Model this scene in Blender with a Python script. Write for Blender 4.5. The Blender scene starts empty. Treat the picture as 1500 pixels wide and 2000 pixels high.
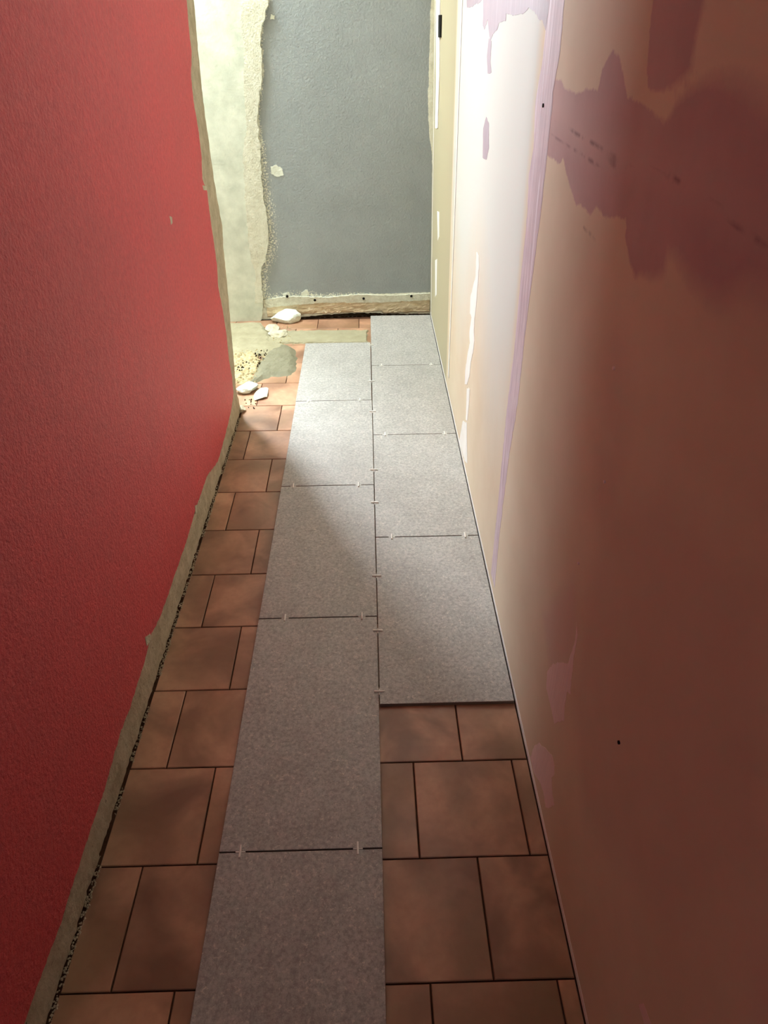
import bpy, bmesh, math, random
import numpy as np
from mathutils import Vector, Matrix, noise
from mathutils.geometry import tessellate_polygon

SC = bpy.context.scene
COL = SC.collection
random.seed(7)

# ---------------------------------------------------------------- camera
F_PX = 1357.2
CAM = Vector((-0.0066, 0.0, 1.2613))
cR = Vector((0.99967575, -0.02458417, -0.00663485))
cU = Vector((0.01980015, 0.58664317, 0.80960345))
cF = Vector((0.01601114, 0.8094723, -0.58693972))
cam_data = bpy.data.cameras.new('camera')
cam = bpy.data.objects.new('camera', cam_data)
COL.objects.link(cam)
m = Matrix.Identity(4)
for i in range(3):
    m[i][0], m[i][1], m[i][2] = cR[i], cU[i], -cF[i]
m.translation = CAM
cam.matrix_world = m
cam_data.sensor_fit = 'VERTICAL'
cam_data.sensor_height = 36.0
cam_data.lens = F_PX / 2000 * 36.0
cam_data.clip_start = 0.02
SC.camera = cam

# ---------------------------------------------------------------- daylight, added fill lights and exposure
world = bpy.data.worlds.new('sky')
SC.world = world
world.use_nodes = True
bg = world.node_tree.nodes['Background']
bg.inputs[0].default_value = (0.80, 0.90, 1.0, 1)
bg.inputs[1].default_value = 1.0

def area(name, loc, rot, sx, sy, power, color):
    d = bpy.data.lights.new(name, 'AREA')
    d.shape = 'RECTANGLE'; d.size = sx; d.size_y = sy
    d.energy = power; d.color = color
    o = bpy.data.objects.new(name, d); COL.objects.link(o)
    o.location = loc; o.rotation_euler = rot
    return o
WX0, WX1, WZ0, WZ1 = -1.24, -0.90, 1.35, 2.42          # the side room's window
area('window_daylight', ((WX0+WX1)/2, 3.66, (WZ0+WZ1)/2), (math.radians(-90), 0, 0),
     WX1-WX0, WZ1-WZ0, 275, (0.86, 0.95, 1.0))
KX0, KX1, KY0, KY1 = -1.10, -0.88, 2.95, 3.34        # unseen ceiling opening, added for an overhead light that brightens the floor
area('added_overhead_fill', ((KX0+KX1)/2, (KY0+KY1)/2, 2.595), (0, 0, 0), KX1-KX0, KY1-KY0, 118, (0.84, 0.96, 1.0))
area('added_side_fill', (-1.98, 2.90, 1.45), (0, math.radians(-90), 0), 1.1, 0.9, 8, (0.92, 1.0, 0.97))  # soft fill added from the left, its opening is unseen
# weak warm ambient fill, added behind the camera without a known source
area('added_corridor_fill', (-0.1, -1.5, 1.80), (math.radians(100), 0, 0), 0.7, 1.0, 0.5, (1.0, 0.86, 0.78))
SC.view_settings.view_transform = 'Standard'
SC.view_settings.look = 'None'
SC.view_settings.gamma = 1.0
SC.view_settings.use_curve_mapping = False
SC.view_settings.exposure = -0.08

# ---------------------------------------------------------------- helpers
def lin(r, g, b):
    f = lambda c: (c/255/12.92 if c/255 <= 0.04045 else ((c/255+0.055)/1.055)**2.4)
    return (f(r), f(g), f(b), 1.0)

def obj(name, verts, faces, mat=None, parent=None, kind=None, label=None, smooth=False):
    me = bpy.data.meshes.new(name)
    me.from_pydata([tuple(v) for v in verts], [], faces)
    me.validate(); me.update()
    if mat: me.materials.append(mat)
    if smooth:
        for p in me.polygons: p.use_smooth = True
    o = bpy.data.objects.new(name, me); COL.objects.link(o)
    if parent: o.parent = parent
    if kind: o['kind'] = kind
    if label: o['label'] = label
    return o

def fix_normals(o):
    bm = bmesh.new(); bm.from_mesh(o.data)
    bmesh.ops.recalc_face_normals(bm, faces=bm.faces)
    bm.to_mesh(o.data); bm.free()
    return o

def tag(o, label, cat, group=None):
    o['label'] = label; o['category'] = cat
    if group: o['group'] = group
    return o

def box_geo(x0, x1, y0, y1, z0, z1, ch=0.0):
    if not ch:
        v = [(x0,y0,z0),(x1,y0,z0),(x1,y1,z0),(x0,y1,z0),(x0,y0,z1),(x1,y0,z1),(x1,y1,z1),(x0,y1,z1)]
        f = [(3,2,1,0),(4,5,6,7),(0,1,5,4),(1,2,6,5),(2,3,7,6),(3,0,4,7)]
        return v, f
    v = [(x0,y0,z0),(x1,y0,z0),(x1,y1,z0),(x0,y1,z0),
         (x0,y0,z1-ch),(x1,y0,z1-ch),(x1,y1,z1-ch),(x0,y1,z1-ch),
         (x0+ch,y0+ch,z1),(x1-ch,y0+ch,z1),(x1-ch,y1-ch,z1),(x0+ch,y1-ch,z1)]
    f = [(3,2,1,0),(0,1,5,4),(1,2,6,5),(2,3,7,6),(3,0,4,7),
         (4,5,9,8),(5,6,10,9),(6,7,11,10),(7,4,8,11),(8,9,10,11)]
    return v, f

def join_geo(parts):
    V, Fc = [], []
    for v, f in parts:
        n = len(V); V += list(v); Fc += [tuple(i+n for i in q) for q in f]
    return V, Fc

# planes of the place: point, two axes (u along, v up) and outward normal towards the corridor
def plane_of(P, u, v, n):
    return dict(P=Vector(P), u=Vector(u).normalized(), v=Vector(v).normalized(), n=Vector(n).normalized())
_ru = Vector((0, 1, 0)); _rv = Vector((-0.019, 0, 1)).normalized()
RIGHT = plane_of((0.305, 0, 0), _ru, _rv, (-1, 0, -0.019))
_ld = Vector((-0.512+0.525, 2.46-0.4, 0)).normalized()
LEFT = plane_of((-0.525-0.4*_ld.x/_ld.y, 0, 0), _ld, (0, 0, 1), (_ld.y, -_ld.x, 0))
_bd = Vector((0.825, 0.045, 0)).normalized()
BACK = plane_of((0, 3.4334, 0), _bd, (0, 0, 1), (_bd.y, -_bd.x, 0))
FLOOR = plane_of((0, 0, 0), (1, 0, 0), (0, 1, 0), (0, 0, 1))

def at(pl, x, y):
    """wall coordinates (u, v) of the point that a measurement on the photograph falls on"""
    d = cF + cR*((x-750)/F_PX) - cU*((y-1000)/F_PX)
    t = (pl['P']-CAM).dot(pl['n'])/d.dot(pl['n'])
    w = CAM + d*t - pl['P']
    return (w.dot(pl['u']), w.dot(pl['v']))
def P3(pl, u, v, h=0.0):
    return pl['P'] + pl['u']*u + pl['v']*v + pl['n']*h
def poly(pl, pts):
    return [at(pl, *p) for p in pts]

def jag(pts, step=0.006, amp=0.002, seed=0, closed=True, skip=lambda a, b: False):
    out = []; n = len(pts)
    for i in range(n if closed else n-1):
        a = Vector(pts[i]); b = Vector(pts[(i+1) % n])
        L = (b-a).length
        if skip(a, b) or L < 1e-6:
            out.append(tuple(a)); continue
        k = max(1, int(L/step)); nr = Vector((-(b-a).y, (b-a).x))/L
        for j in range(k):
            p = a + (b-a)*(j/k)
            q = noise.noise(Vector((p.x*60+seed*7.3, p.y*60, seed))) * 0.6 + noise.noise(Vector((p.x*220, p.y*220+seed, 3))) * 0.5
            if j > 0: p = p + nr*(q*amp*2)
            out.append((p.x, p.y))
    return out

def sheet(name, pl, pts, h0, h1, mat, parent=None, label=None, rim=0.0, kind=None):
    """a skim of paint or filler with real thickness on a wall: outline pts (u,v), from h0 to h1 off the wall"""
    n = len(pts)
    tri = tessellate_polygon([[Vector((p[0], p[1], 0)) for p in pts]])
    V = [P3(pl, p[0], p[1], h0) for p in pts] + [P3(pl, p[0], p[1], h1) for p in pts]
    Fc = [tuple(i+n for i in t) for t in tri] + [(i, (i+1) % n, (i+1) % n+n, i+n) for i in range(n)]
    o = obj(name, V, Fc, mat, parent, kind, label)
    return fix_normals(o)

def sdf(poly_pts, U, W):
    """signed distance (positive inside) of arrays U, W to a polygon"""
    p = np.array(poly_pts); n = len(p)
    d2 = np.full(U.shape, 1e9); ins = np.zeros(U.shape, bool)
    for i in range(n):
        a = p[i]; b = p[(i+1) % n]; e = b-a
        L2 = max(e@e, 1e-12)
        t = np.clip(((U-a[0])*e[0]+(W-a[1])*e[1])/L2, 0, 1)
        d2 = np.minimum(d2, (U-a[0]-t*e[0])**2+(W-a[1]-t*e[1])**2)
        c = ((a[1] > W) != (b[1] > W))
        with np.errstate(divide='ignore', invalid='ignore'):
            xi = a[0]+(W-a[1])*e[0]/(e[1] if abs(e[1]) > 1e-12 else 1e-12)
        ins ^= (c & (U < xi))
    return np.where(ins, 1, -1)*np.sqrt(d2)

def grid(pl, us, vs, h=lambda u, v: 0.0):
    V = [P3(pl, u, v, h(u, v)) for v in vs for u in us]
    nu = len(us)
    Fc = [(j*nu+i, j*nu+i+1, (j+1)*nu+i+1, (j+1)*nu+i) for j in range(len(vs)-1) for i in range(nu-1)]
    return V, Fc

def attr(o, name, arr):
    a = o.data.attributes.new(name, 'FLOAT', 'POINT')
    a.data.foreach_set('value', np.asarray(arr, dtype=np.float32).ravel())

# ---------------------------------------------------------------- materials
class NT:
    def __init__(s, name):
        s.m = bpy.data.materials.new(name); s.m.use_nodes = True
        s.t = s.m.node_tree; s.b = s.t.nodes['Principled BSDF']
    def n(s, typ, **kw):
        nd = s.t.nodes.new(typ)
        for k, v in kw.items():
            if k.startswith('i_'):
                key = k[2:]; key = int(key) if key.isdigit() else key
                nd.inputs[key].default_value = v
            else: setattr(nd, k, v)
        return nd
    def l(s, a, b): s.t.links.new(a, b)
    def pos(s):
        return s.n('ShaderNodeNewGeometry').outputs['Position']
    def oc(s):
        return s.n('ShaderNodeTexCoord').outputs['Object']
    def rnd(s):
        return s.n('ShaderNodeObjectInfo').outputs['Random']
    def scaled(s, vec, sc):
        a = s.n('ShaderNodeVectorMath', operation='MULTIPLY'); s.l(vec, a.inputs[0]); a.inputs[1].default_value = sc
        return a.outputs[0]
    def noise(s, vec, scale, detail=4, rough=0.5, dist=0.0):
        a = s.n('ShaderNodeTexNoise'); s.l(vec, a.inputs['Vector'])
        a.inputs['Scale'].default_value = scale; a.inputs['Detail'].default_value = detail
        a.inputs['Roughness'].default_value = rough; a.inputs['Distortion'].default_value = dist
        return a.outputs['Fac']
    def vor(s, vec, scale, feature='F1'):
        a = s.n('ShaderNodeTexVoronoi', feature=feature); s.l(vec, a.inputs['Vector']); a.inputs['Scale'].default_value = scale
        return a.outputs['Distance']
    def mr(s, v, a, b, c=0.0, d=1.0):
        q = s.n('ShaderNodeMapRange'); s.l(v, q.inputs[0])
        for i, x in enumerate((a, b, c, d)): q.inputs[i+1].default_value = x
        return q.outputs[0]
    def math(s, op, a, b=None, clamp=False):
        q = s.n('ShaderNodeMath', operation=op); q.use_clamp = clamp
        for i, x in enumerate((a, b)):
            if x is None: continue
            if isinstance(x, (int, float)): q.inputs[i].default_value = x
            else: s.l(x, q.inputs[i])
        return q.outputs[0]
    def mix(s, fac, a, b, mode='MIX'):
        q = s.n('ShaderNodeMix', data_type='RGBA', blend_type=mode)
        for idx, x in ((0, fac), (6, a), (7, b)):
            if isinstance(x, (int, float)): q.inputs[idx].default_value = x
            elif isinstance(x, tuple): q.inputs[idx].default_value = x
            else: s.l(x, q.inputs[idx])
        return q.outputs[2]
    def attr(s, name):
        return s.n('ShaderNodeAttribute', attribute_name=name).outputs['Fac']
    def bump(s, h, strength, dist):
        q = s.n('ShaderNodeBump'); q.inputs['Strength'].default_value = strength
        q.inputs['Distance'].default_value = dist; s.l(h, q.inputs['Height'])
        s.l(q.outputs[0], s.b.inputs['Normal'])
    def fin(s, col, rough=0.8, spec=0.3):
        if isinstance(col, tuple): s.b.inputs['Base Color'].default_value = col
        else: s.l(col, s.b.inputs['Base Color'])
        if isinstance(rough, (int, float)): s.b.inputs['Roughness'].default_value = rough
        else: s.l(rough, s.b.inputs['Roughness'])
        s.b.inputs['Specular IOR Level'].default_value = spec
        return s.m

def mat_plain(name, c1, c2, scale=20, bump=0.3, dist=0.002, rough=0.85, spec=0.2, bscale=None):
    k = NT(name); p = k.pos()
    f = k.mr(k.noise(p, scale, 6, 0.6), 0.3, 0.7)
    k.bump(k.noise(p, bscale or scale*4, 6, 0.65), bump, dist)
    return k.fin(k.mix(f, c1, c2), rough, spec)

# red emulsion over stippled plaster
k = NT('red paint'); p = k.pos()
c = k.mix(k.mr(k.noise(p, 5, 4, 0.6), 0.3, 0.7), lin(234, 82, 86), lin(222, 84, 87))
c = k.mix(k.mr(k.noise(p, 90, 5, 0.7), 0.35, 0.75, 0.0, 0.45), c, lin(168, 36, 46))
pits = k.mr(k.vor(p, 9), 0.0, 0.016, 1.0, 0.0)
pits = k.math('MULTIPLY', pits, k.mr(k.noise(p, 3, 1), 0.45, 0.6))
c = k.mix(pits, c, lin(80, 18, 24))
h = k.math('ADD', k.math('MULTIPLY', k.noise(p, 135, 5, 0.65), 1.2), k.math('MULTIPLY', k.noise(p, 28, 3, 0.5), 0.7))
k.bump(h, 0.85, 0.0055)
M_RED = k.fin(c, 0.5, 0.5)

# bare rendered plaster left where trim was taken off
k = NT('bare plaster'); p = k.pos()
c = k.mix(k.mr(k.noise(p, 24, 6, 0.65), 0.35, 0.65), lin(208, 192, 164), lin(180, 164, 136))
c = k.mix(k.mr(k.noise(k.scaled(p, (1, 1, 3)), 55, 6, 0.7), 0.6, 0.78), c, lin(210, 200, 178))
c = k.mix(k.mr(k.noise(p, 75, 4, 0.6), 0.66, 0.74), c, lin(84, 72, 56))
k.bump(k.noise(p, 90, 8, 0.7), 0.8, 0.006)
M_BARE = k.fin(c, 0.92, 0.1)

M_WHITE = mat_plain('white plaster', lin(222, 224, 206), lin(190, 194, 176), 12, 0.5, 0.003, 0.85, 0.15, 60)
M_RAG = mat_plain('ragged cream plaster', lin(222, 214, 190), lin(190, 180, 150), 45, 1.0, 0.006, 0.9, 0.1, 120)
M_RIM = mat_plain('ragged pale plaster', lin(226, 224, 204), lin(204, 200, 176), 45, 1.0, 0.006, 0.9, 0.1, 120)
M_OLD = mat_plain('old beige mortar', lin(222, 206, 176), lin(196, 176, 142), 30, 0.8, 0.004, 0.92, 0.1, 70)
M_CHUNK = mat_plain('chalky white plaster', lin(236, 240, 226), lin(212, 214, 194), 40, 0.8, 0.004, 0.9, 0.1, 120)
M_CREAMCH = mat_plain('cream crumbs', lin(206, 190, 150), lin(160, 142, 104), 60, 0.8, 0.004, 0.9, 0.1, 160)
M_SCREED = mat_plain('olive beige cement', lin(164, 156, 128), lin(146, 138, 110), 18, 0.5, 0.003, 0.85, 0.15, 60)
M_WET = mat_plain('fresh grey green mortar', lin(132, 127, 104), lin(116, 111, 88), 16, 0.6, 0.004, 0.7, 0.25, 50)
M_DIRT = mat_plain('dark dirt', lin(58, 46, 34), lin(30, 23, 16), 60, 1.0, 0.006, 0.95, 0.05, 150)
M_GROUT = mat_plain('brown grout', lin(86, 58, 42), lin(62, 40, 28), 50, 0.6, 0.002, 0.95, 0.05, 200)
M_CEIL = mat_plain('ceiling white', lin(225, 222, 212), lin(215, 212, 202), 6, 0.2, 0.001)
M_SIDE = mat_plain('side room plaster', lin(178, 176, 164), lin(168, 166, 154), 6, 0.2, 0.001)
M_DARKHOLE = mat_plain('dark hole', lin(24, 20, 16), lin(14, 12, 10), 60, 0.2, 0.001)
M_SPACER = mat_plain('white nylon', lin(240, 236, 226), lin(230, 226, 216), 60, 0.1, 0.0005, 0.5, 0.4)
M_FRAME = mat_plain('window frame white', lin(235, 235, 230), lin(225, 225, 220), 20, 0.1, 0.0005, 0.4, 0.4)

# filler colours on the right wall
def filler(name, c1, c2, streak=0.35, rough=0.6):
    k = NT(name); p = k.pos()
    c = k.mix(k.mr(k.noise(p, 12, 4, 0.6), 0.3, 0.7), c1, c2)
    s_ = k.noise(k.scaled(p, (1, 1, 0.04)), 170, 3, 0.6)
    c = k.mix(k.mr(s_, 0.42, 0.7, 0, streak), c, lin(172, 148, 158))
    s2 = k.noise(k.scaled(p, (1, 1, 0.03)), 120, 2, 0.5)
    c = k.mix(k.mr(s2, 0.58, 0.66, 0, streak*1.6), c, lin(236, 226, 234))
    k.bump(k.noise(k.scaled(p, (1, 1, 0.12)), 160, 4, 0.6), 0.35, 0.002)
    return k.fin(c, rough, 0.3)
M_LILAC = filler('lilac joint compound', lin(226, 208, 212), lin(214, 194, 202), 0.6)
M_LILAC2 = filler('lilac filler', lin(180, 164, 170), lin(170, 154, 162), 0.1)
M_MAUVEL = filler('pale lilac filler', lin(244, 222, 216), lin(238, 214, 208), 0.1)
M_WFILL = filler('white filler', lin(250, 246, 240), lin(238, 234, 226), 0.0)

# right wall: cream board, skimmed white in places, mauve primer patches (signed distances kept on the mesh)
k = NT('plasterboard wall'); p = k.pos()
c = k.mix(k.mr(k.noise(p, 4, 4, 0.6), 0.3, 0.7), lin(228, 213, 188), lin(220, 203, 176))
far = k.math('MULTIPLY', k.attr('far'), 1.0)
c = k.mix(far, c, lin(186, 176, 146))
wn = k.mr(k.noise(k.scaled(p, (1, 1, 0.15)), 30, 4, 0.6), 0.3, 0.7, -0.25, 0.25)
wh = k.math('ADD', k.attr('white'), k.math('MULTIPLY', wn, k.math('MULTIPLY', k.attr('white'), k.math('SUBTRACT', 1.0, k.attr('white')))), True)
c = k.mix(wh, c, lin(216, 217, 208))
ns = k.math('MULTIPLY', k.math('SUBTRACT', k.noise(p, 90, 5, 0.7), 0.5), 0.012)
mv = k.math('ADD', k.math('MULTIPLY', k.math('DIVIDE', k.math('ADD', k.attr('mauve'), ns), k.attr('soft')), 0.5), 0.5, True)
mcol = k.mix(k.mr(k.noise(p, 7, 4, 0.6), 0.35, 0.65), lin(205, 175, 171), lin(195, 163, 160))
c = k.mix(mv, c, mcol)
fm = k.math('ADD', k.math('MULTIPLY', k.math('DIVIDE', k.attr('faint'), 0.03), 0.5), 0.5, True)
c = k.mix(k.math('MULTIPLY', fm, 0.18), c, lin(170, 128, 132))
pk = k.math('ADD', k.math('MULTIPLY', k.math('DIVIDE', k.attr('pink'), 0.02), 0.5), 0.5, True)
c = k.mix(k.math('MULTIPLY', pk, 0.5), c, lin(214, 188, 180))
sc_ = k.math('MULTIPLY', k.mr(k.attr('scratch'), 0.0, 0.0045, 1.0, 0.0), k.mr(k.noise(p, 25, 3, 0.6), 0.42, 0.6))
c = k.mix(k.math('MULTIPLY', sc_, 0.6), c, lin(80, 50, 48))
k.bump(k.noise(p, 45, 4, 0.5), 0.06, 0.002)
M_BOARD = k.fin(c, 0.75, 0.15)

# back wall: white / grey emulsion over stippled plaster
k = NT('grey emulsion wall'); p = k.pos()
base = k.mix(k.mr(k.noise(p, 30, 6, 0.7), 0.35, 0.65), lin(238, 238, 222), lin(214, 212, 192))
grey = k.mix(k.mr(k.noise(p, 6, 4, 0.6), 0.3, 0.7), lin(158, 164, 163), lin(149, 155, 154))
ns = k.math('MULTIPLY', k.math('SUBTRACT', k.noise(p, 130, 4, 0.8), 0.5), 0.65)
ns = k.math('MULTIPLY', ns, k.attr('speck'))
ns2 = k.math('MULTIPLY', k.math('SUBTRACT', k.noise(p, 30, 4, 0.6), 0.5), 0.014)
g = k.mr(k.math('ADD', k.math('ADD', k.attr('grey'), ns), ns2), -0.001, 0.001)
c = k.mix(g, base, grey)
k.bump(k.noise(p, 110, 5, 0.6), 0.7, 0.004)
M_BACK = k.fin(c, 0.8, 0.2)

# terracotta
k = NT('terracotta'); o_ = k.oc(); r = k.rnd()
off = k.n('ShaderNodeCombineXYZ'); k.l(k.math('MULTIPLY', r, 37.0), off.inputs[0]); k.l(k.math('MULTIPLY', r, 91.0), off.inputs[1])
ad = k.n('ShaderNodeVectorMath', operation='ADD'); k.l(o_, ad.inputs[0]); k.l(off.outputs[0], ad.inputs[1]); v = ad.outputs[0]
c = k.mix(k.mr(k.noise(v, 7, 3, 0.5, 0.6), 0.35, 0.65), lin(200, 152, 120), lin(140, 102, 78))
c = k.mix(k.mr(k.noise(v, 4.5, 2, 0.5, 0.4), 0.48, 0.68, 0, 0.75), c, lin(146, 112, 80))
c = k.mix(k.mr(k.noise(v, 60, 4, 0.6), 0.4, 0.8, 0, 0.25), c, lin(130, 88, 64))
hs = k.n('ShaderNodeHueSaturation'); k.l(c, hs.inputs['Color']); k.l(k.mr(r, 0, 1, 0.85, 1.12), hs.inputs['Value'])
k.bump(k.noise(v, 14, 3, 0.5), 0.15, 0.004)
M_TERRA = k.fin(hs.outputs[0], k.mr(k.noise(v, 9, 3), 0.3, 0.7, 0.30, 0.44), 0.6)

# grey porcelain
k = NT('grey stoneware'); o_ = k.oc(); r = k.rnd()
off = k.n('ShaderNodeCombineXYZ'); k.l(k.math('MULTIPLY', r, 53.0), off.inputs[0]); k.l(k.math('MULTIPLY', r, 17.0), off.inputs[1])
ad = k.n('ShaderNodeVectorMath', operation='ADD'); k.l(o_, ad.inputs[0]); k.l(off.outputs[0], ad.inputs[1]); v = ad.outputs[0]
c = k.mix(k.mr(k.noise(v, 11, 5, 0.6), 0.35, 0.65), lin(186, 182, 175), lin(172, 168, 161))
c = k.mix(k.mr(k.noise(v, 120, 5, 0.85), 0.42, 0.60, 0, 0.6), c, lin(118, 112, 106))
c = k.mix(k.mr(k.noise(v, 150, 3, 0.75), 0.57, 0.68, 0, 0.8), c, lin(216, 208, 194))
c = k.mix(k.mr(k.noise(v, 24, 5, 0.7, 0.8), 0.60, 0.72, 0, 0.35), c, lin(190, 184, 174))
k.bump(k.noise(v, 160, 5, 0.7), 0.35, 0.0015)
M_STONE = k.fin(c, k.mr(k.noise(v, 120, 4), 0.3, 0.7, 0.34, 0.50), 0.8)
k = NT('tile body'); M_BODY = k.fin(lin(120, 108, 96), 0.8, 0.2)

# ---------------------------------------------------------------- structure
H = 2.5
YN = -1.6
# floor bed
v, f = join_geo([box_geo(-0.62, 0.40, YN-0.1, 3.60, -0.06, -0.004), box_geo(-1.7, -0.62, 0.9, 3.60, -0.06, -0.004)])
floor = obj('floor', v, f, M_GROUT, kind='structure')
v, f = join_geo([box_geo(KX1, 0.5, YN-0.1, 3.6, H, H+0.1), box_geo(-1.8, KX0, YN-0.1, 3.6, H, H+0.1),
                 box_geo(KX0, KX1, YN-0.1, KY0, H, H+0.1), box_geo(KX0, KX1, KY1, 3.6, H, H+0.1)])
obj('ceiling', v, f, M_CEIL, kind='structure')

# right wall with its board surface
us = sorted(set([round(x, 4) for x in np.concatenate([np.arange(YN, 0.1, 0.2), np.arange(0.1, 3.452, 0.01)])] + [3.452]))
vs = [round(x, 4) for x in np.concatenate([np.arange(0.0, 1.36, 0.01), np.arange(1.36, 2.51, 0.19)])]
V, Fc = grid(RIGHT, us, vs)
n0 = len(V)
# body behind the surface
V += [(0.42, YN, 0), (0.42, 3.452, 0), (0.42, 3.452, vs[-1]), (0.42, YN, vs[-1])]
nu = len(us); tl = (len(vs)-1)*nu
Fc += [(n0, n0+1, n0+2, n0+3)]
Fc += [tuple([n0] + [j*nu for j in range(len(vs))][::1] + [n0+3])]
Fc += [tuple([n0+1] + [j*nu+nu-1 for j in range(len(vs))] + [n0+2])]
Fc += [tuple([n0] + [i for i in range(nu)] + [n0+1])]
wall_r = obj('wall_right', V, Fc, M_BOARD, kind='structure')
U = np.array([u for v_ in vs for u in us]+[0]*4); W = np.array([v_ for v_ in vs for u in us]+[0]*4)

M1 = poly(RIGHT, [(1072,150),(1085,158),(1095,156),(1103,172),(1125,183),(1140,180),(1143,175),(1168,175),(1176,135),(1187,112),(1196,98),(1208,108),(1216,140),(1222,165),(1225,190),(1240,196),(1262,207),(1280,225),(1300,238),(1320,205),(1345,175),(1375,158),(1405,152),(1440,158),(1475,178),(1500,205),(1560,260),
    (1600,620),(1500,590),(1455,560),(1430,575),(1410,590),(1390,585),(1350,550),(1318,500),(1305,490),(1296,535),(1275,543),(1250,535),(1240,540),(1228,505),(1221,465),(1225,430),(1205,422),(1180,424),(1165,400),(1155,420),(1143,408),(1132,398),(1125,402),(1112,360),(1104,330),(1100,308),(1092,322),(1084,312),(1068,304)])
M2 = poly(RIGHT, [(1278,-60),(1276,0),(1268,70),(1264,130),(1265,165),(1272,177),(1295,178),(1320,165),(1345,142),(1352,120),(1360,70),(1372,20),(1385,-60)])
mauve = np.maximum(sdf(M1, U, W), sdf(M2, U, W))
soft = np.where(U > 0.8, 0.0018, 0.0018+(0.8-U)*0.06)
FA = [poly(RIGHT, q) for q in (
    [(1172,720),(1190,650),(1202,625),(1215,650),(1228,700),(1232,780),(1220,880),(1200,900),(1180,850),(1172,780)],
    [(1330,440),(1400,420),(1500,520),(1500,700),(1430,720),(1350,560)],
    [(1160,860),(1190,840),(1215,900),(1210,1020),(1180,1080),(1160,1000)],
    [(1190,980),(1300,960),(1500,1150),(1500,1700),(1300,1800),(1140,1600),(1120,1350),(1150,1150)])]
faint = np.max([sdf(q, U, W) for q in FA], axis=0)
PK = [poly(RIGHT, q) for q in (
    [(1076,160),(1100,180),(1160,240),(1260,290),(1400,330),(1520,420),(1520,480),(1400,420),(1300,350),(1200,330),(1130,300),(1078,230)],
    [(1060,1200),(1120,1130),(1128,1220),(1110,1300),(1075,1310)],
    [(1478,1905),(1500,1900),(1530,2000),(1480,2000)])]
pink = np.max([sdf(q, U, W) for q in PK], axis=0)
SCR = [[(1082,230),(1105,240),(1125,262),(1160,280)], [(1075,264),(1110,288),(1160,318),(1230,335)],
       [(1160,280),(1230,315),(1300,345)], [(1305,340),(1345,370),(1400,402),(1440,440),(1470,462),(1500,488)],
       [(1140,445),(1152,455),(1165,478)], [(1308,338),(1311,352),(1306,362)]]
scr = np.full(U.shape, 9.0)
for line in SCR:
    q = poly(RIGHT, line)
    for a, b in zip(q[:-1], q[1:]):
        a = np.array(a); b = np.array(b); e = b-a
        t = np.clip(((U-a[0])*e[0]+(W-a[1])*e[1])/(e@e), 0, 1)
        scr = np.minimum(scr, np.hypot(U-a[0]-t*e[0], W-a[1]-t*e[1]))
white = np.clip((W-0.35+0.1*np.sin(U*9))/0.45, 0, 1)*np.clip((U-1.34)/0.05, 0, 1)*np.where(U < 2.6, 1, 0)
farm = np.clip((U-2.60)/0.03, 0, 1)
for nm, a in (('mauve', mauve), ('soft', soft), ('faint', faint), ('pink', pink), ('scratch', scr), ('white', white), ('far', farm)):
    attr(wall_r, nm, a)

# boards' seams and filler, each a skim of its own on the wall
def rsheet(name, pts, mat, h=0.0012, amp=0.002, step=0.006, label=None, seed=1):
    return sheet(name, RIGHT, jag(poly(RIGHT, pts), step, amp, seed), -0.001, h*0.3, mat, wall_r, label)
rsheet('joint_compound_band', [(1108,-40),(1103,0),(1094,100),(1080,180),(1078,215),(1074,250),(1066,330),(1056,420),(1040,540),(1026,650),(1011,790),(993,900),(976,1040),(966,1148),
        (959,1120),(975,960),(990,800),(1005,680),(1012,600),(1022,500),(1030,420),(1033,340),(1042,290),(1046,200),(1058,130),(1066,60),(1074,0),(1078,-40)],
       M_LILAC, 0.001, 0.003, 0.01, 'vertical streaky lilac joint compound over the board seam', 3)
rsheet('filler_patch', [(944,-40),(944,30),(943,50),(946,58),(950,48),(953,38),(955,62),(958,80),(963,66),(972,56),(975,44),(988,40),(989,26),(1003,30),(1014,28),(1026,24),(1032,16),(1040,20),(1048,28),(1053,38),(1060,40),(1066,60),(1074,0),(1078,-40)],
       M_LILAC2, 0.0015, 0.002, 0.006, 'lilac filler with a ragged lower edge at the top', 4)
rsheet('filler_patch', [(955,75),(960,80),(958,120),(960,142),(953,144),(951,110)], M_LILAC2, 0.0015, 0.002, 0.006, 'small lilac filler streak', 5)
rsheet('filler_patch', [(944,250),(950,228),(955,240),(955,290),(950,312),(943,308)], M_LILAC2, 0.0015, 0.002, 0.006, 'small lilac filler oval', 6)
rsheet('filler_patch', [(910,-40),(912,14),(922,14),(928,8),(938,5),(944,-5),(944,-40)], M_LILAC2, 0.0015, 0.002, 0.006, 'small lilac filler edge', 16)
rsheet('filler_streak', [(931,492),(935,500),(936,520),(933,560),(930,600),(927,622),(926,650),(927,665),(924,690),(920,706),(917,735),(912,752),(908,750),(909,725),(913,695),(918,670),(917,650),(921,620),(918,612),(919,580),(924,560),(929,540)],
       M_WFILL, 0.0022, 0.004, 0.012, 'white ragged filler streak down the far board', 7)
rsheet('filler_streak', [(912,758),(918,760),(916,790),(913,822),(910,820),(911,790)], M_WFILL, 0.002, 0.003, 0.01, 'short white filler streak near the floor', 8)
rsheet('filler_streak', [(904,822),(912,826),(912,850),(913,905),(908,900),(897,862)], M_WFILL, 0.002, 0.003, 0.01, 'white filler streak at the floor edge', 9)
rsheet('filler_streak', [(854,412),(858,414),(858,462),(855,470)], M_WFILL, 0.002, 0.002, 0.02, 'white filler dab beside the back corner', 10)
rsheet('filler_streak', [(850,508),(854,505),(853,575),(850,580)], M_WFILL, 0.002, 0.002, 0.02, 'lower white filler dab beside the back corner', 11)
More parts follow.
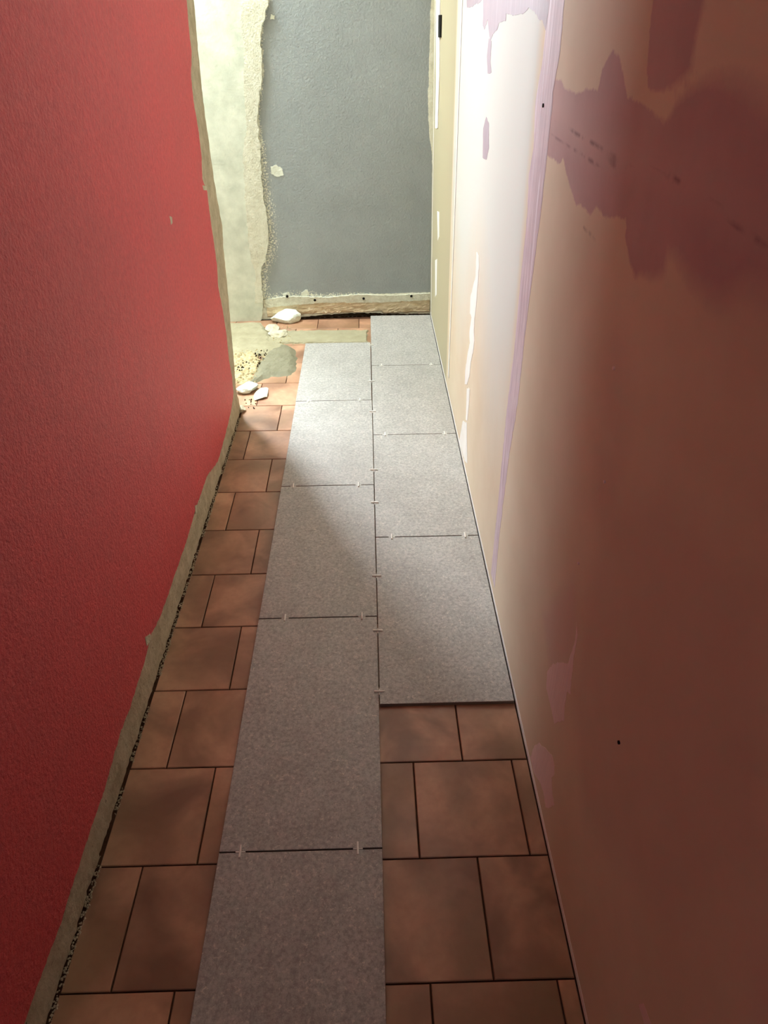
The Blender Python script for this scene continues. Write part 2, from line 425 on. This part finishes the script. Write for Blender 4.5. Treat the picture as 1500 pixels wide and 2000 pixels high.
rsheet('filler_patch', [(1080,1296),(1095,1294),(1112,1296),(1114,1330),(1115,1357),(1108,1350),(1103,1380),(1102,1408),(1088,1410),(1083,1414),(1075,1375),(1067,1345),(1069,1312)],
       M_MAUVEL, 0.001, 0.002, 0.004, 'pale pink filler patch low on the wall', 12)
rsheet('filler_patch', [(1044,1456),(1052,1452),(1064,1460),(1078,1475),(1083,1495),(1083,1512),(1077,1518),(1079,1550),(1083,1572),(1072,1578),(1066,1577),(1063,1555),(1056,1530),(1044,1512),(1036,1480)],
       M_MAUVEL, 0.001, 0.002, 0.004, 'pale pink filler patch above the nearest floor tiles', 13)
rsheet('filler_patch', [(1248,1963),(1257,1960),(1263,1975),(1276,2010),(1262,2012)], M_MAUVEL, 0.001, 0.001, 0.003, 'pale filler mark at the bottom of the wall', 14)
rsheet('filler_streak', [(1126,1215),(1124,1250),(1108,1300),(1108,1345),(1114,1350),(1120,1290),(1128,1240)], M_MAUVEL, 0.0008, 0.002, 0.004, 'pale pink filler smear', 15)
# white bead over the far board seam
a = at(RIGHT, 903, 0); b = at(RIGHT, 887, 450); c_ = at(RIGHT, 876, 735)
q = [(a[0]-0.012, 1.36), (a[0]-0.012, a[1]), (b[0]-0.012, b[1]), (c_[0]-0.016, c_[1]), (c_[0]+0.014, c_[1]), (b[0]+0.014, b[1]), (a[0]+0.012, a[1]), (a[0]+0.012, 2.45)]
q[0] = (a[0]-0.012, 2.45)
sheet('seam_bead', RIGHT, jag(q, 0.02, 0.001, 2), -0.001, 0.0015, M_WFILL, wall_r, 'thin white bead along the far board seam')
sheet('seam_bead', RIGHT, [(3.385, 0.02), (3.40, 0.02), (3.41, 2.45), (3.395, 2.45)], -0.001, 0.0015, M_WFILL, wall_r, 'thin pale bead beside the back corner')
sheet('filler_streak', RIGHT, jag(poly(RIGHT, [(853,-20),(861,-20),(860,60),(859,150),(856,250),(851,250),(853,150)]), 0.02, 0.004, 20), -0.001, 0.003, M_WFILL, wall_r)
sheet('slot', RIGHT, poly(RIGHT, [(859,29),(863.5,29),(862.5,73),(858.5,73)]), -0.001, 0.0055, M_DARKHOLE, wall_r, 'narrow black slot in the wall beside the back corner')
# nail heads
def dot(pl, x, y, r, mat, parent, name='screw_head', h=0.002, label=None):
    u, v_ = at(pl, x, y)
    return sheet(name, pl, [(u+r*math.cos(t*math.pi/4), v_+r*math.sin(t*math.pi/4)) for t in range(8)], -0.001, h, mat, parent, label)
dot(RIGHT, 1210, 1450, 0.0025, M_DARKHOLE, wall_r, label='dark screw head low on the wall')
dot(RIGHT, 1131, 1100, 0.0022, M_MAUVEL, wall_r, label='pale filled screw hole')
dot(RIGHT, 1200, 719, 0.0025, M_MAUVEL, wall_r, label='pale filled screw hole')
dot(RIGHT, 1182, 941, 0.0022, M_MAUVEL, wall_r, label='pale filled screw hole')
dot(RIGHT, 1062, 206, 0.003, M_DIRT, wall_r, label='small dark hole in the lilac band')
# bright raw bottom edge of the boards
sheet('board_edge', RIGHT, [(0.2, 0.0005), (3.43, 0.0005), (3.43, 0.016), (2.6, 0.018), (1.3, 0.016), (0.2, 0.015)], -0.001, 0.0008, M_WFILL, wall_r, 'pale raw bottom edge of the boards')

# left wall (bare render) with the red paint layer on it
JAMB = [(0.0, 2.44), (0.1, 2.415), (0.455, 2.51), (0.60, 2.54), (0.651, 2.567), (0.70, 2.552), (0.80, 2.535), (1.026, 2.535), (1.15, 2.56), (1.285, 2.603), (2.6, 2.61)]
def jamb(z):
    for (a, b), (c1, d) in zip(JAMB[:-1], JAMB[1:]):
        if a <= z <= c1: y = b+(d-b)*(z-a)/(c1-a); break
    return y + 0.006*noise.noise(Vector((0, 1, z*22))) + 0.004*noise.noise(Vector((5, 1, z*90)))
vs = [0.0125*i for i in range(int(1.4/0.0125))] + [1.4+0.1*i for i in range(12)]
ts = list(np.concatenate([np.linspace(0, 0.45, 20)[:-1], np.linspace(0.45, 1, 300)]))
V, Fc = [], []
ncol = len(ts)+4
for z in vs:
    j = jamb(z)
    for t in ts:
        u = YN + (j-0.008-YN)*t
        low = max(0, 1-z/0.10)
        hgt = 0.0015*noise.noise(Vector((u*40, z*40, 1))) + low*(0.003*noise.noise(Vector((u*25, z*30, 7)))+0.0025*noise.noise(Vector((u*90, z*90, 7))))
        V.append(P3(LEFT, u, z, hgt))
    ch = 0.006+0.004*noise.noise(Vector((3, 3, z*60)))
    V.append(P3(LEFT, j, z, -ch))
    V.append(P3(LEFT, j+0.004, z, -0.03))
    V.append(P3(LEFT, j+0.004, z, -0.11))
    V.append(P3(LEFT, YN, z, -0.11))
for r_ in range(len(vs)-1):
    for i in range(ncol-1):
        Fc.append((r_*ncol+i, r_*ncol+i+1, (r_+1)*ncol+i+1, (r_+1)*ncol+i))
wall_l = obj('wall_left', V, Fc, M_BARE, kind='structure')
RP = poly(LEFT, [(362,0),(366,50),(372,100),(371,150),(376,200),(385,250),(391,300),(393,350),(402,372),(408,420),(415,470),(422,520),(424,560),(432,600),(440,650),(445,700),(452,740),(454,770),(450,800),(443,830),(438,850),(424,900),(402,930),(392,960),(378,1000),(364,1050),(350,1090),(330,1150),(312,1200),(292,1240),(280,1290),(264,1340),(248,1390),(232,1430),(218,1480),(200,1545),(180,1600),(160,1660),(140,1722),(122,1780),(105,1830),(82,1890),(60,1950),(42,2000)])
pts = jag(RP, 0.006, 0.0028, 5, closed=False)
last = RP[-1]
pts += [(0.2, last[1]), (YN+0.01, last[1]), (YN+0.01, 2.49), (RP[0][0]+0.03, 2.49), (RP[0][0]+0.01, 1.5)]
pts = pts[::1]
sheet('red_paint', LEFT, pts, -0.002, 0.0035, M_RED, wall_l, 'red paint layer stopping short of the floor and the corner')
# pale nick in the red paint
sheet('plaster_nick', LEFT, jag(poly(LEFT, [(328,422),(333,424),(334,436),(331,439),(330,430)]), 0.004, 0.001, 9), 0, 0.0042, M_RAG, wall_l, 'small pale chip in the red paint')
sheet('plaster_nick', LEFT, jag(poly(LEFT, [(378,988),(382,986),(383,1000),(379,1004)]), 0.004, 0.001, 10), 0, 0.0045, M_RAG, wall_l)
sheet('plaster_nick', LEFT, jag(poly(LEFT, [(280,1245),(290,1238),(292,1248),(283,1262)]), 0.004, 0.001, 11), 0, 0.0045, M_RAG, wall_l)
sheet('plaster_nick', LEFT, jag(poly(LEFT, [(393,362),(401,364),(402,372),(395,371)]), 0.004, 0.001, 11), 0, 0.0045, M_RAG, wall_l)

# back wall, with the side room's window
x0 = -0.93
us = list(np.arange(-0.86, 0.3301, 0.01)); vs = [round(x, 4) for x in np.concatenate([np.arange(0.0, 1.40, 0.01), np.arange(1.40, 2.51, 0.1)])]
V, Fc = grid(BACK, us, vs)
U = np.array([u for v_ in vs for u in us]); W = np.array([v_ for v_ in vs for u in us])
n0 = len(V)
bx = [box_geo(-1.7, WX1, 3.47, 3.60, 0, WZ0), box_geo(-1.7, WX1, 3.47, 3.60, WZ1, H), box_geo(-1.7, WX0, 3.47, 3.60, WZ0, WZ1),
      box_geo(WX1, 0.42, 3.47, 3.60, 0, H)]
bv, bf = join_geo([(V, Fc)]+bx)
wall_b = obj('wall_back', bv, bf, M_BACK, kind='structure')
G = poly(BACK, [(527,0),(520,25),(514,50),(511,80),(514,110),(515,140),(510,180),(506,225),(508,250),(512,290),(514,330),(516,370),(521,400),(526,430),(527,470),(525,505),(515,520),(515,545),(518,575),(522,582),
     (600,577),(700,574),(838,571)])
G = G + [(0.40, 0.108), (0.40, 0.4)] 
GR = poly(BACK, [(845,400),(844,300),(838,260),(836,200),(838,120),(840,60),(841,0)])
G = G + GR + [(GR[-1][0], 2.6), (G[0][0]+0.01, 2.6)]
grey = sdf(G, U, W)
pad = np.full(len(bv)-len(U), -1.0)
ln = np.array(G[:20])
speck = np.clip(1-(grey-0.004)/0.075, 0, 1)*np.clip(1-(U+0.30)/0.1, 0, 1)*np.clip(1.15-np.abs(W-0.42)/0.42, 0.10, 1)
speck = np.maximum(speck, 0.35*np.clip(1-(W-0.11)/0.03, 0, 1)*np.clip(1-(U+0.15)/0.2, 0, 1))
attr(wall_b, 'grey', np.concatenate([grey, pad])); attr(wall_b, 'speck', np.concatenate([speck, pad*0]))
# white plaster pier on the left of the back wall
WP = poly(BACK, [(519,0),(514,25),(506,50),(504,90),(507,120),(506,160),(500,200),(496,240),(500,270),(498,310),(500,350),(508,400),(516,440),(514,480),(518,505),(508,520),(508,545),(512,575),(514,600),(510,632)])
pts = jag(WP, 0.008, 0.004, 8, closed=False)
lo = at(BACK, 510, 632)
q = pts + [(lo[0], 0.0), (-0.85, 0.0), (-0.85, 2.49), (WP[0][0], 2.49)]
q = [p_ for i, p_ in enumerate(q) if p_[1] >= 0.0]
def pier_h(z): return 0.0
pier = sheet('plaster_pier', BACK, q, -0.02, 0.014, M_WHITE, wall_b, 'thick white plaster beside the grey paint')
# ragged plaster rim between white and grey
RG = poly(BACK, [(524,0),(518,25),(512,50),(509,80),(512,120),(512,150),(506,200),(503,240),(508,290),(510,330),(514,370),(518,400),(524,440),(523,480),(520,505),(511,520),(511,550),(515,590),
                 (498,590),(500,540),(490,500),(485,460),(480,400),(478,350),(474,300),(482,250),(478,200),(476,140),(478,90),(470,40),(474,0)])
rg = jag(RG, 0.008, 0.006, 12)
sheet('plaster_rim', BACK, rg, -0.01, 0.016, M_RIM, wall_b, 'ragged cream plaster edge beside the grey paint')
for i, q in enumerate([[(528,325),(540,322),(552,330),(553,343),(540,345),(530,340)], [(529,28),(537,30),(536,38),(528,38)], [(588,572),(600,565),(604,572),(598,580),(590,579)], [(552,574),(564,570),(568,577),(556,582)]]):
    sheet('paint_chip', BACK, jag(poly(BACK, q), 0.004, 0.003, 20+i), -0.002, 0.002, M_CHUNK, wall_b, 'bare white chip in the grey paint')
# scar of the removed skirting board along the back wall
q = poly(BACK, [(514,585),(560,578),(640,580),(700,574),(772,576),(840,572)])
q2 = poly(BACK, [(840,585),(780,588),(700,590),(640,590),(580,594),(516,600)])
sheet('plaster_strip', BACK, jag(q+q2, 0.008, 0.003, 14), -0.01, 0.009, M_RIM, wall_b, 'cream plaster strip under the grey paint')
def rough_strip(name, u0, u1, z0f, z1, mat, parent, d, amp, label):
    nu_, nv_ = int((u1-u0)/0.008), 12
    V, Fc = [], []
    for j in range(nv_+1):
        for i in range(nu_+1):
            u = u0+(u1-u0)*i/nu_; z0 = z0f(u); v_ = z0+(z1-z0)*j/nv_
            h = d + amp*(noise.noise(Vector((u*18, v_*60, 2))) + 0.6*noise.noise(Vector((u*70, v_*150, 9))))
            if j in (0, nv_): h = 0.0005
            V.append(P3(BACK, u, v_, h))
    for j in range(nv_):
        for i in range(nu_):
            a = j*(nu_+1)+i; Fc.append((a, a+1, a+nu_+2, a+nu_+1))
    return obj(name, V, Fc, mat, parent, None, label)
def z0f(u):
    z = 0.012 + 0.006*noise.noise(Vector((u*30, 0, 5)))
    if -0.42 < u < 0.06: z = 0.022+0.007*noise.noise(Vector((u*60, 1, 5)))
    return z
rough_strip('exposed_mortar', -0.515, 0.30, z0f, 0.082, M_OLD, wall_b, 0.006, 0.004, 'rough beige mortar where the skirting was removed')
sheet('floor_gap', BACK, jag(poly(BACK, [(560,622),(640,614),(700,611),(838,613.5)])+[(0.30, 0.001), (-0.40, 0.001)], 0.01, 0.003, 17), -0.002, 0.003, M_DIRT, wall_b, 'dark dirty gap under the back wall')
for x, y in ((615, 585), (710, 582), (803, 577), (561, 578)):
    dot(BACK, x, y, 0.0065, M_DARKHOLE, wall_b, 'fixing_hole', 0.0105, 'dark fixing hole')

# near end of the corridor, side room, window
v, f = box_geo(-0.66, 0.42, YN-0.1, YN, 0, 1.10)
v2, f2 = box_geo(-0.66, 0.42, YN-0.1, YN, 2.38, H)
obj('wall_near', *join_geo([(v, f), (v2, f2)]), M_SIDE, kind='structure')
obj('wall_side_room_left', *join_geo([box_geo(-1.8, -1.7, 0.9, 3.6, 0, 0.9), box_geo(-1.8, -1.7, 0.9, 3.6, 2.0, H),
    box_geo(-1.8, -1.7, 0.9, 2.45, 0.9, 2.0), box_geo(-1.8, -1.7, 3.35, 3.6, 0.9, 2.0)]), M_SIDE, kind='structure')
obj('added_side_window', *join_geo([box_geo(-1.78, -1.73, 2.45, 3.35, 0.9, 0.94), box_geo(-1.78, -1.73, 2.45, 3.35, 1.96, 2.0),
    box_geo(-1.78, -1.73, 2.45, 2.49, 0.94, 1.96), box_geo(-1.78, -1.73, 3.31, 3.35, 0.94, 1.96)]), M_FRAME, kind='structure')  # unseen window frame, added to go with the side fill lamp
obj('wall_side_room_near', *box_geo(-1.7, -0.63, 0.8, 0.9, 0, H), M_SIDE, kind='structure')
fr = join_geo([box_geo(WX0, WX1, 3.50, 3.56, WZ0, WZ0+0.05), box_geo(WX0, WX1, 3.50, 3.56, WZ1-0.05, WZ1),
               box_geo(WX0, WX0+0.04, 3.50, 3.56, WZ0, WZ1), box_geo(WX1-0.02, WX1, 3.50, 3.56, WZ0, WZ1)])
obj('window_1', *fr, M_FRAME, kind='structure')

# ---------------------------------------------------------------- terracotta tiles (parts of the floor)
PITCH = 0.2035; RY = 0.2012; Y0 = 0.456
shared = {}
def terra(xa, xb, ya, yb, z=0.0):
    cx, cy = (xa+xb)/2, (ya+yb)/2; w, d = round(xb-xa, 4), round(yb-ya, 4)
    key = (w, d)
    if key not in shared:
        v, f = box_geo(-w/2, w/2, -d/2, d/2, -0.0055, 0, 0.0012)
        me = bpy.data.meshes.new('terracotta_tile'); me.from_pydata(v, [], f); me.materials.append(M_TERRA); me.update()
        shared[key] = me
    o = bpy.data.objects.new('terracotta_tile', shared[key]); COL.objects.link(o); o.parent = floor
    o.location = (cx, cy, z + random.uniform(-0.0005, 0.0))
    o.rotation_euler = (0, 0, random.uniform(-0.0025, 0.0025))
    return o
for rr in range(-4, 15):
    ya = Y0+RY*rr+0.0015; yb = ya+RY-0.003
    yb = min(yb, 3.395)
    if yb-ya < 0.03: continue
    sx = -0.009*(ya-0.5)
    first = (0.068 if rr % 2 else 0.172) + sx
    left_lim = P3(LEFT, ya, 0)[0]+0.0075 if ya < 2.40 else -1.10
    for kx in range(-7, 3):
        xa = first+kx*PITCH+0.0015; xb = xa+PITCH-0.003
        xa = max(xa, left_lim); xb = min(xb, 0.302)
        if xb-xa < 0.012: continue
        terra(xa, xb, ya, yb)

# ---------------------------------------------------------------- grey tiles laid on top
TW, TL, TT = 0.2995, 0.600, 0.0095
gv, gf = box_geo(-TW/2, TW/2, -TL/2, TL/2, 0.0004, TT+0.0004, 0.0008)
gm = bpy.data.meshes.new('grey_floor_tile'); gm.from_pydata(gv, [], gf)
gm.materials.append(M_STONE); gm.materials.append(M_BODY)
for i, p_ in enumerate(gm.polygons): p_.material_index = 1 if i < 5 else 0
gm.update()
def gtile(cx, cy, label, length=TL, rot=0.0):
    me = gm
    if abs(length-TL) > 1e-4:
        v, f = box_geo(-TW/2, TW/2, -length/2, length/2, 0.0004, TT+0.0004, 0.0008)
        me = bpy.data.meshes.new('grey_floor_tile_cut'); me.from_pydata(v, [], f)
        me.materials.append(M_STONE); me.materials.append(M_BODY)
        for i, p_ in enumerate(me.polygons): p_.material_index = 1 if i < 5 else 0
        me.update()
    o = bpy.data.objects.new('grey_floor_tile', me); COL.objects.link(o)
    o.location = (cx, cy, 0); o.rotation_euler = (0, 0, rot)
    tag(o, label, 'floor tile', 'grey tiles laid over the old floor')
    return o
AY, BY, PT = 0.6728, 0.9982, 0.603
lab_l = ['grey stone-look floor tile nearest to the camera, left column',
         'second grey floor tile from the front, left column, entirely in shade',
         'third grey floor tile from the front, left column, crossed by the shadow edge',
         'fourth grey floor tile from the front, left column, brightest in the daylight',
         'farthest grey floor tile of the left column, behind it a strip of cement']
lab_r = ['front grey floor tile of the right column, its thick front edge above the terracotta',
         'second grey floor tile from the front, right column, beside the lilac seam foot',
         'third grey floor tile from the front, right column, beside the cream wall',
         'farthest grey floor tile of the right column, touching the back wall']
for i in range(5):
    y0 = AY-PT+PT*i
    if i < 4: gtile(-0.1515, y0+PT/2, lab_l[i], rot=random.uniform(-.0008, .0008))
    else: gtile(-0.1525, (y0+0.0015+3.066)/2, lab_l[i], length=3.066-y0-0.0015)
for i in range(4):
    gtile(0.1505, BY+PT/2+PT*i, lab_r[i], rot=random.uniform(-.0008, .0008))

# spacers
ZT = TT+0.0004
def spacer_mesh():
    parts = [box_geo(-0.012, 0.012, -0.0019, 0.0019, ZT+0.0001, ZT+0.0036, 0.0006),     # bar across the joint
             box_geo(-0.0011, 0.0011, -0.009, 0.009, 0.0012, ZT+0.0004),                  # web standing in the joint
             ]
    v, f = join_geo(parts)
    me = bpy.data.meshes.new('tile_spacer'); me.from_pydata(v, [], f); me.materials.append(M_SPACER); me.update()
    return me
sm = spacer_mesh()
FT = plane_of((0, 0, ZT), (1, 0, 0), (0, 1, 0), (0, 0, 1))
def spacer(x, y, across_x, label):
    o = bpy.data.objects.new('tile_spacer', sm); COL.objects.link(o)
    o.location = (x, y, 0); o.rotation_euler = (0, 0, 0 if across_x else math.pi/2)
    tag(o, label, 'tile spacer', 'white tile spacers in the joints')
cent = ['nearest the camera', 'second nearest the camera', 'third nearest the camera', 'fourth nearest the camera',
        'fourth from the back wall', 'third from the back wall', 'second from the back wall', 'closest to the back wall']
for (px, py), w in zip([(741,1351),(737,1232),(735,1125),(732,982),(729,918),(725,804),(724,745),(722,674)], cent):
    spacer(0.0, at(FT, px, py)[1], True, 'white tile spacer in the long centre joint, ' + w)
rows = ['front', 'second', 'third', 'fourth']
for i, (a, b) in enumerate([((470,1661),(699,1659)), ((557,1205),(707,1202)), ((573,949),(700,946)), ((603,785),(703,781))]):
    for pt, w in ((a, 'left'), (b, 'right')):
        spacer(at(FT, *pt)[0], AY+PT*i, False, 'white tile spacer in the %s cross joint of the left tile column, its %s one' % (rows[i], w))
for i, (a, b) in enumerate([((765,1049),(908,1046)), ((752,849),(868,846)), ((745,712),(842,711))]):
    for pt, w in ((a, 'left'), (b, 'right')):
        spacer(at(FT, *pt)[0], BY+PT*(i+1), False, 'white tile spacer in the %s cross joint of the right tile column, its %s one' % (rows[i], w))

# ---------------------------------------------------------------- cement, mortar and rubble in the doorway
def mound(name, px, T, edge, rough, mat, parent=floor, seed=0, label=None, base=-0.003, res=0.006, pts=None):
    q = pts or poly(FLOOR, px)
    xs = [p_[0] for p_ in q]; ys = [p_[1] for p_ in q]
    gx = np.arange(min(xs)-0.02, max(xs)+0.02, res); gy = np.arange(min(ys)-0.02, max(ys)+0.02, res)
    X, Y = np.meshgrid(gx, gy); D = sdf(q, X, Y)
    V, idx = [], {}
    for j in range(len(gy)):
        for i in range(len(gx)):
            x, y = gx[i], gy[j]
            d = D[j, i] + 0.010*noise.noise(Vector((x*30, y*30, seed)))
            if d < -0.012: continue
            s_ = max(0.0, min(1.0, d/edge)); s_ = s_*s_*(3-2*s_)
            z = base + (T-base)*s_ + s_*rough*(noise.noise(Vector((x*14, y*14, seed+4))) + 0.6*noise.noise(Vector((x*45, y*45, seed+8))) + 0.35*noise.noise(Vector((x*120, y*120, seed))))
            idx[(i, j)] = len(V); V.append((x, y, z))
    Fc = [(idx[(i, j)], idx[(i+1, j)], idx[(i+1, j+1)], idx[(i, j+1)]) for (i, j) in idx
          if (i+1, j) in idx and (i+1, j+1) in idx and (i, j+1) in idx]
    return obj(name, V, Fc, mat, parent, None, label)
mound('cement_strip', None, 0.006, 0.006, 0.0008, M_SCREED, seed=1, label='smooth olive beige cement strip behind the left tile column',
      pts=[(-0.50, 3.085), (-0.014, 3.078), (-0.012, 3.235), (-0.38, 3.245), (-0.50, 3.20)])
mound('cement_patch', [(425,631),(470,630),(512,629),(530,650),(535,668),(560,672),(560,690),(500,700),(440,700)], 0.010, 0.03, 0.003, M_SCREED, seed=2,
      label='pale olive cement patch in the doorway')
mound('mortar_patch', [(505,700),(520,686),(540,674),(565,672),(580,682),(584,700),(582,722),(572,733),(550,738),(530,738),(512,746),(495,752),(480,752),(492,730),(500,715)], 0.014, 0.04, 0.006, M_WET, seed=3,
      label='trowelled grey green mortar patch')
mound('broken_mortar', [(440,690),(500,690),(515,705),(500,735),(490,752),(462,752),(440,740)], 0.008, 0.02, 0.014, M_CREAMCH, seed=4, label='broken crumbly yellowish mortar beside the corner')
mound('dirt_patch', [(520,640),(545,642),(575,650),(575,662),(555,668),(535,655)], 0.003, 0.01, 0.003, mat_plain('brown dust', lin(170, 146, 120), lin(140, 118, 96), 30, 0.5, 0.003), seed=6)

def rock(name, x, y, sx, sy, sz, mat, seed, label=None, cat=None, group=None, z=0.0, rz=0.0):
    bm = bmesh.new(); bmesh.ops.create_icosphere(bm, subdivisions=3, radius=1.0)
    for v_ in bm.verts:
        c1 = v_.co.copy()
        for q in range(5):     # flat broken facets
            dr = Vector((math.sin(seed*3.1+q*2.3), math.cos(seed*1.7+q*4.1), math.sin(seed+q*1.3)*0.8)).normalized()
            e = c1.dot(dr)-0.68
            if e > 0: c1 -= dr*e
        c1 *= 1+0.12*noise.noise(c1*2.2+Vector((seed, 0, 0)))+0.05*noise.noise(c1*7+Vector((seed, 2, 0)))
        v_.co = Vector((c1.x*sx, c1.y*sy, max(c1.z, -0.55)*sz))
    zmin = min(v_.co.z for v_ in bm.verts)
    for v_ in bm.verts: v_.co.z -= zmin
    me = bpy.data.meshes.new(name); bm.to_mesh(me); bm.free(); me.materials.append(mat)
    o = bpy.data.objects.new(name, me); COL.objects.link(o); o.location = (x, y, z); o.rotation_euler = (0, 0, rz)
    if label: tag(o, label, cat, group)
    return o
def rp(x, y): return at(FLOOR, x, y)
G1 = 'plaster debris in the doorway'
u, w = rp(484, 763); rock('plaster_chunk', u, w, 0.048, 0.038, 0.020, M_CHUNK, 1, 'large bright white plaster chunk at the foot of the red wall corner', 'rubble', G1, 0.002, 0.4)
u, w = rp(512, 772); rock('plaster_chunk', u, w, 0.030, 0.060, 0.010, M_CHUNK, 2, 'flat pale plaster chunk right of the large white one', 'rubble', G1, 0.0, -0.2)
u, w = rp(560, 625); rock('plaster_chunk', u, w-0.02, 0.075, 0.045, 0.040, M_CHUNK, 3, 'big white plaster lump against the back wall', 'rubble', G1, 0.0, 0.1)
u, w = rp(545, 655); rock('plaster_chunk', u, w, 0.05, 0.05, 0.012, M_RAG, 4, 'cream plaster flake in front of the lump at the back wall', 'rubble', G1, 0.004, 0.6)
u, w = rp(532, 645); rock('plaster_chunk', u, w, 0.035, 0.04, 0.014, M_RAG, 5, 'small cream plaster flake beside the white pier', 'rubble', G1, 0.004, 0.2)
u, w = rp(471, 803); rock('plaster_chunk', u, w, 0.020, 0.022, 0.014, M_RAG, 6, 'small beige plaster chip just in front of the red wall corner', 'rubble', G1, 0.0, 0.2)
# crumbs: along the left wall's foot, and over the broken mortar
def crumbs(name, places, mat, label, parent=None):
    V, Fc = [], []
    for (x, y, z, r_) in places:
        a = random.random()*6
        n_ = len(V)
        for q in range(4):
            V.append((x+r_*math.cos(a+q*1.57)*random.uniform(.6, 1.1), y+r_*math.sin(a+q*1.57)*random.uniform(.6, 1.1), z+random.uniform(0, .3)*r_))
        V.append((x, y, z+r_*random.uniform(.7, 1.2)))
        V.append((x, y, z-r_*0.3))
        for q in range(4):
            Fc += [(n_+q, n_+(q+1) % 4, n_+4), (n_+(q+1) % 4, n_+q, n_+5)]
    o = obj(name, V, Fc, mat, parent, 'stuff', label)
    if not parent: tag(o, label, 'crumbs')
    return o
def wx(y): return P3(LEFT, y, 0)[0]
pl_ = []
for i in range(1500):
    y = random.uniform(0.3, 2.42)
    if noise.noise(Vector((y*9, 0, 2))) < -0.15: continue
    pl_.append((wx(y)+random.uniform(0.001, 0.010), y, -0.001, random.uniform(0.0012, 0.0032)))
crumbs('plaster_crumbs', pl_, M_BARE, 'beige plaster crumbs along the foot of the red wall')
pl_ = []
for i in range(350):
    x = random.uniform(-0.72, -0.46); y = random.uniform(2.62, 3.0)
    pl_.append((x, y, 0.006+0.004*random.random(), random.uniform(0.002, 0.007)))
for i in range(120):
    pl_.append((random.uniform(-0.56, -0.38), random.uniform(3.05, 3.3), 0.005, random.uniform(0.002, 0.006)))
crumbs('mortar_crumbs', pl_, M_CREAMCH, 'cream mortar crumbs scattered over the broken floor in the doorway', floor)
pl_ = []
for i in range(90):
    t = random.random(); px = 462+60*t; py = 725-30*t+random.uniform(-14, 14)
    u, w = rp(px, py); pl_.append((u, w, 0.006, random.uniform(0.004, 0.009)))
for i in range(14):
    u, w = rp(random.uniform(478, 500), random.uniform(780, 800)); pl_.append((u, w, 0.0, random.uniform(0.002, 0.005)))
crumbs('dirt_crumbs', pl_, M_DIRT, 'dark dirt crumbs around the hollow beside the red wall corner', floor)
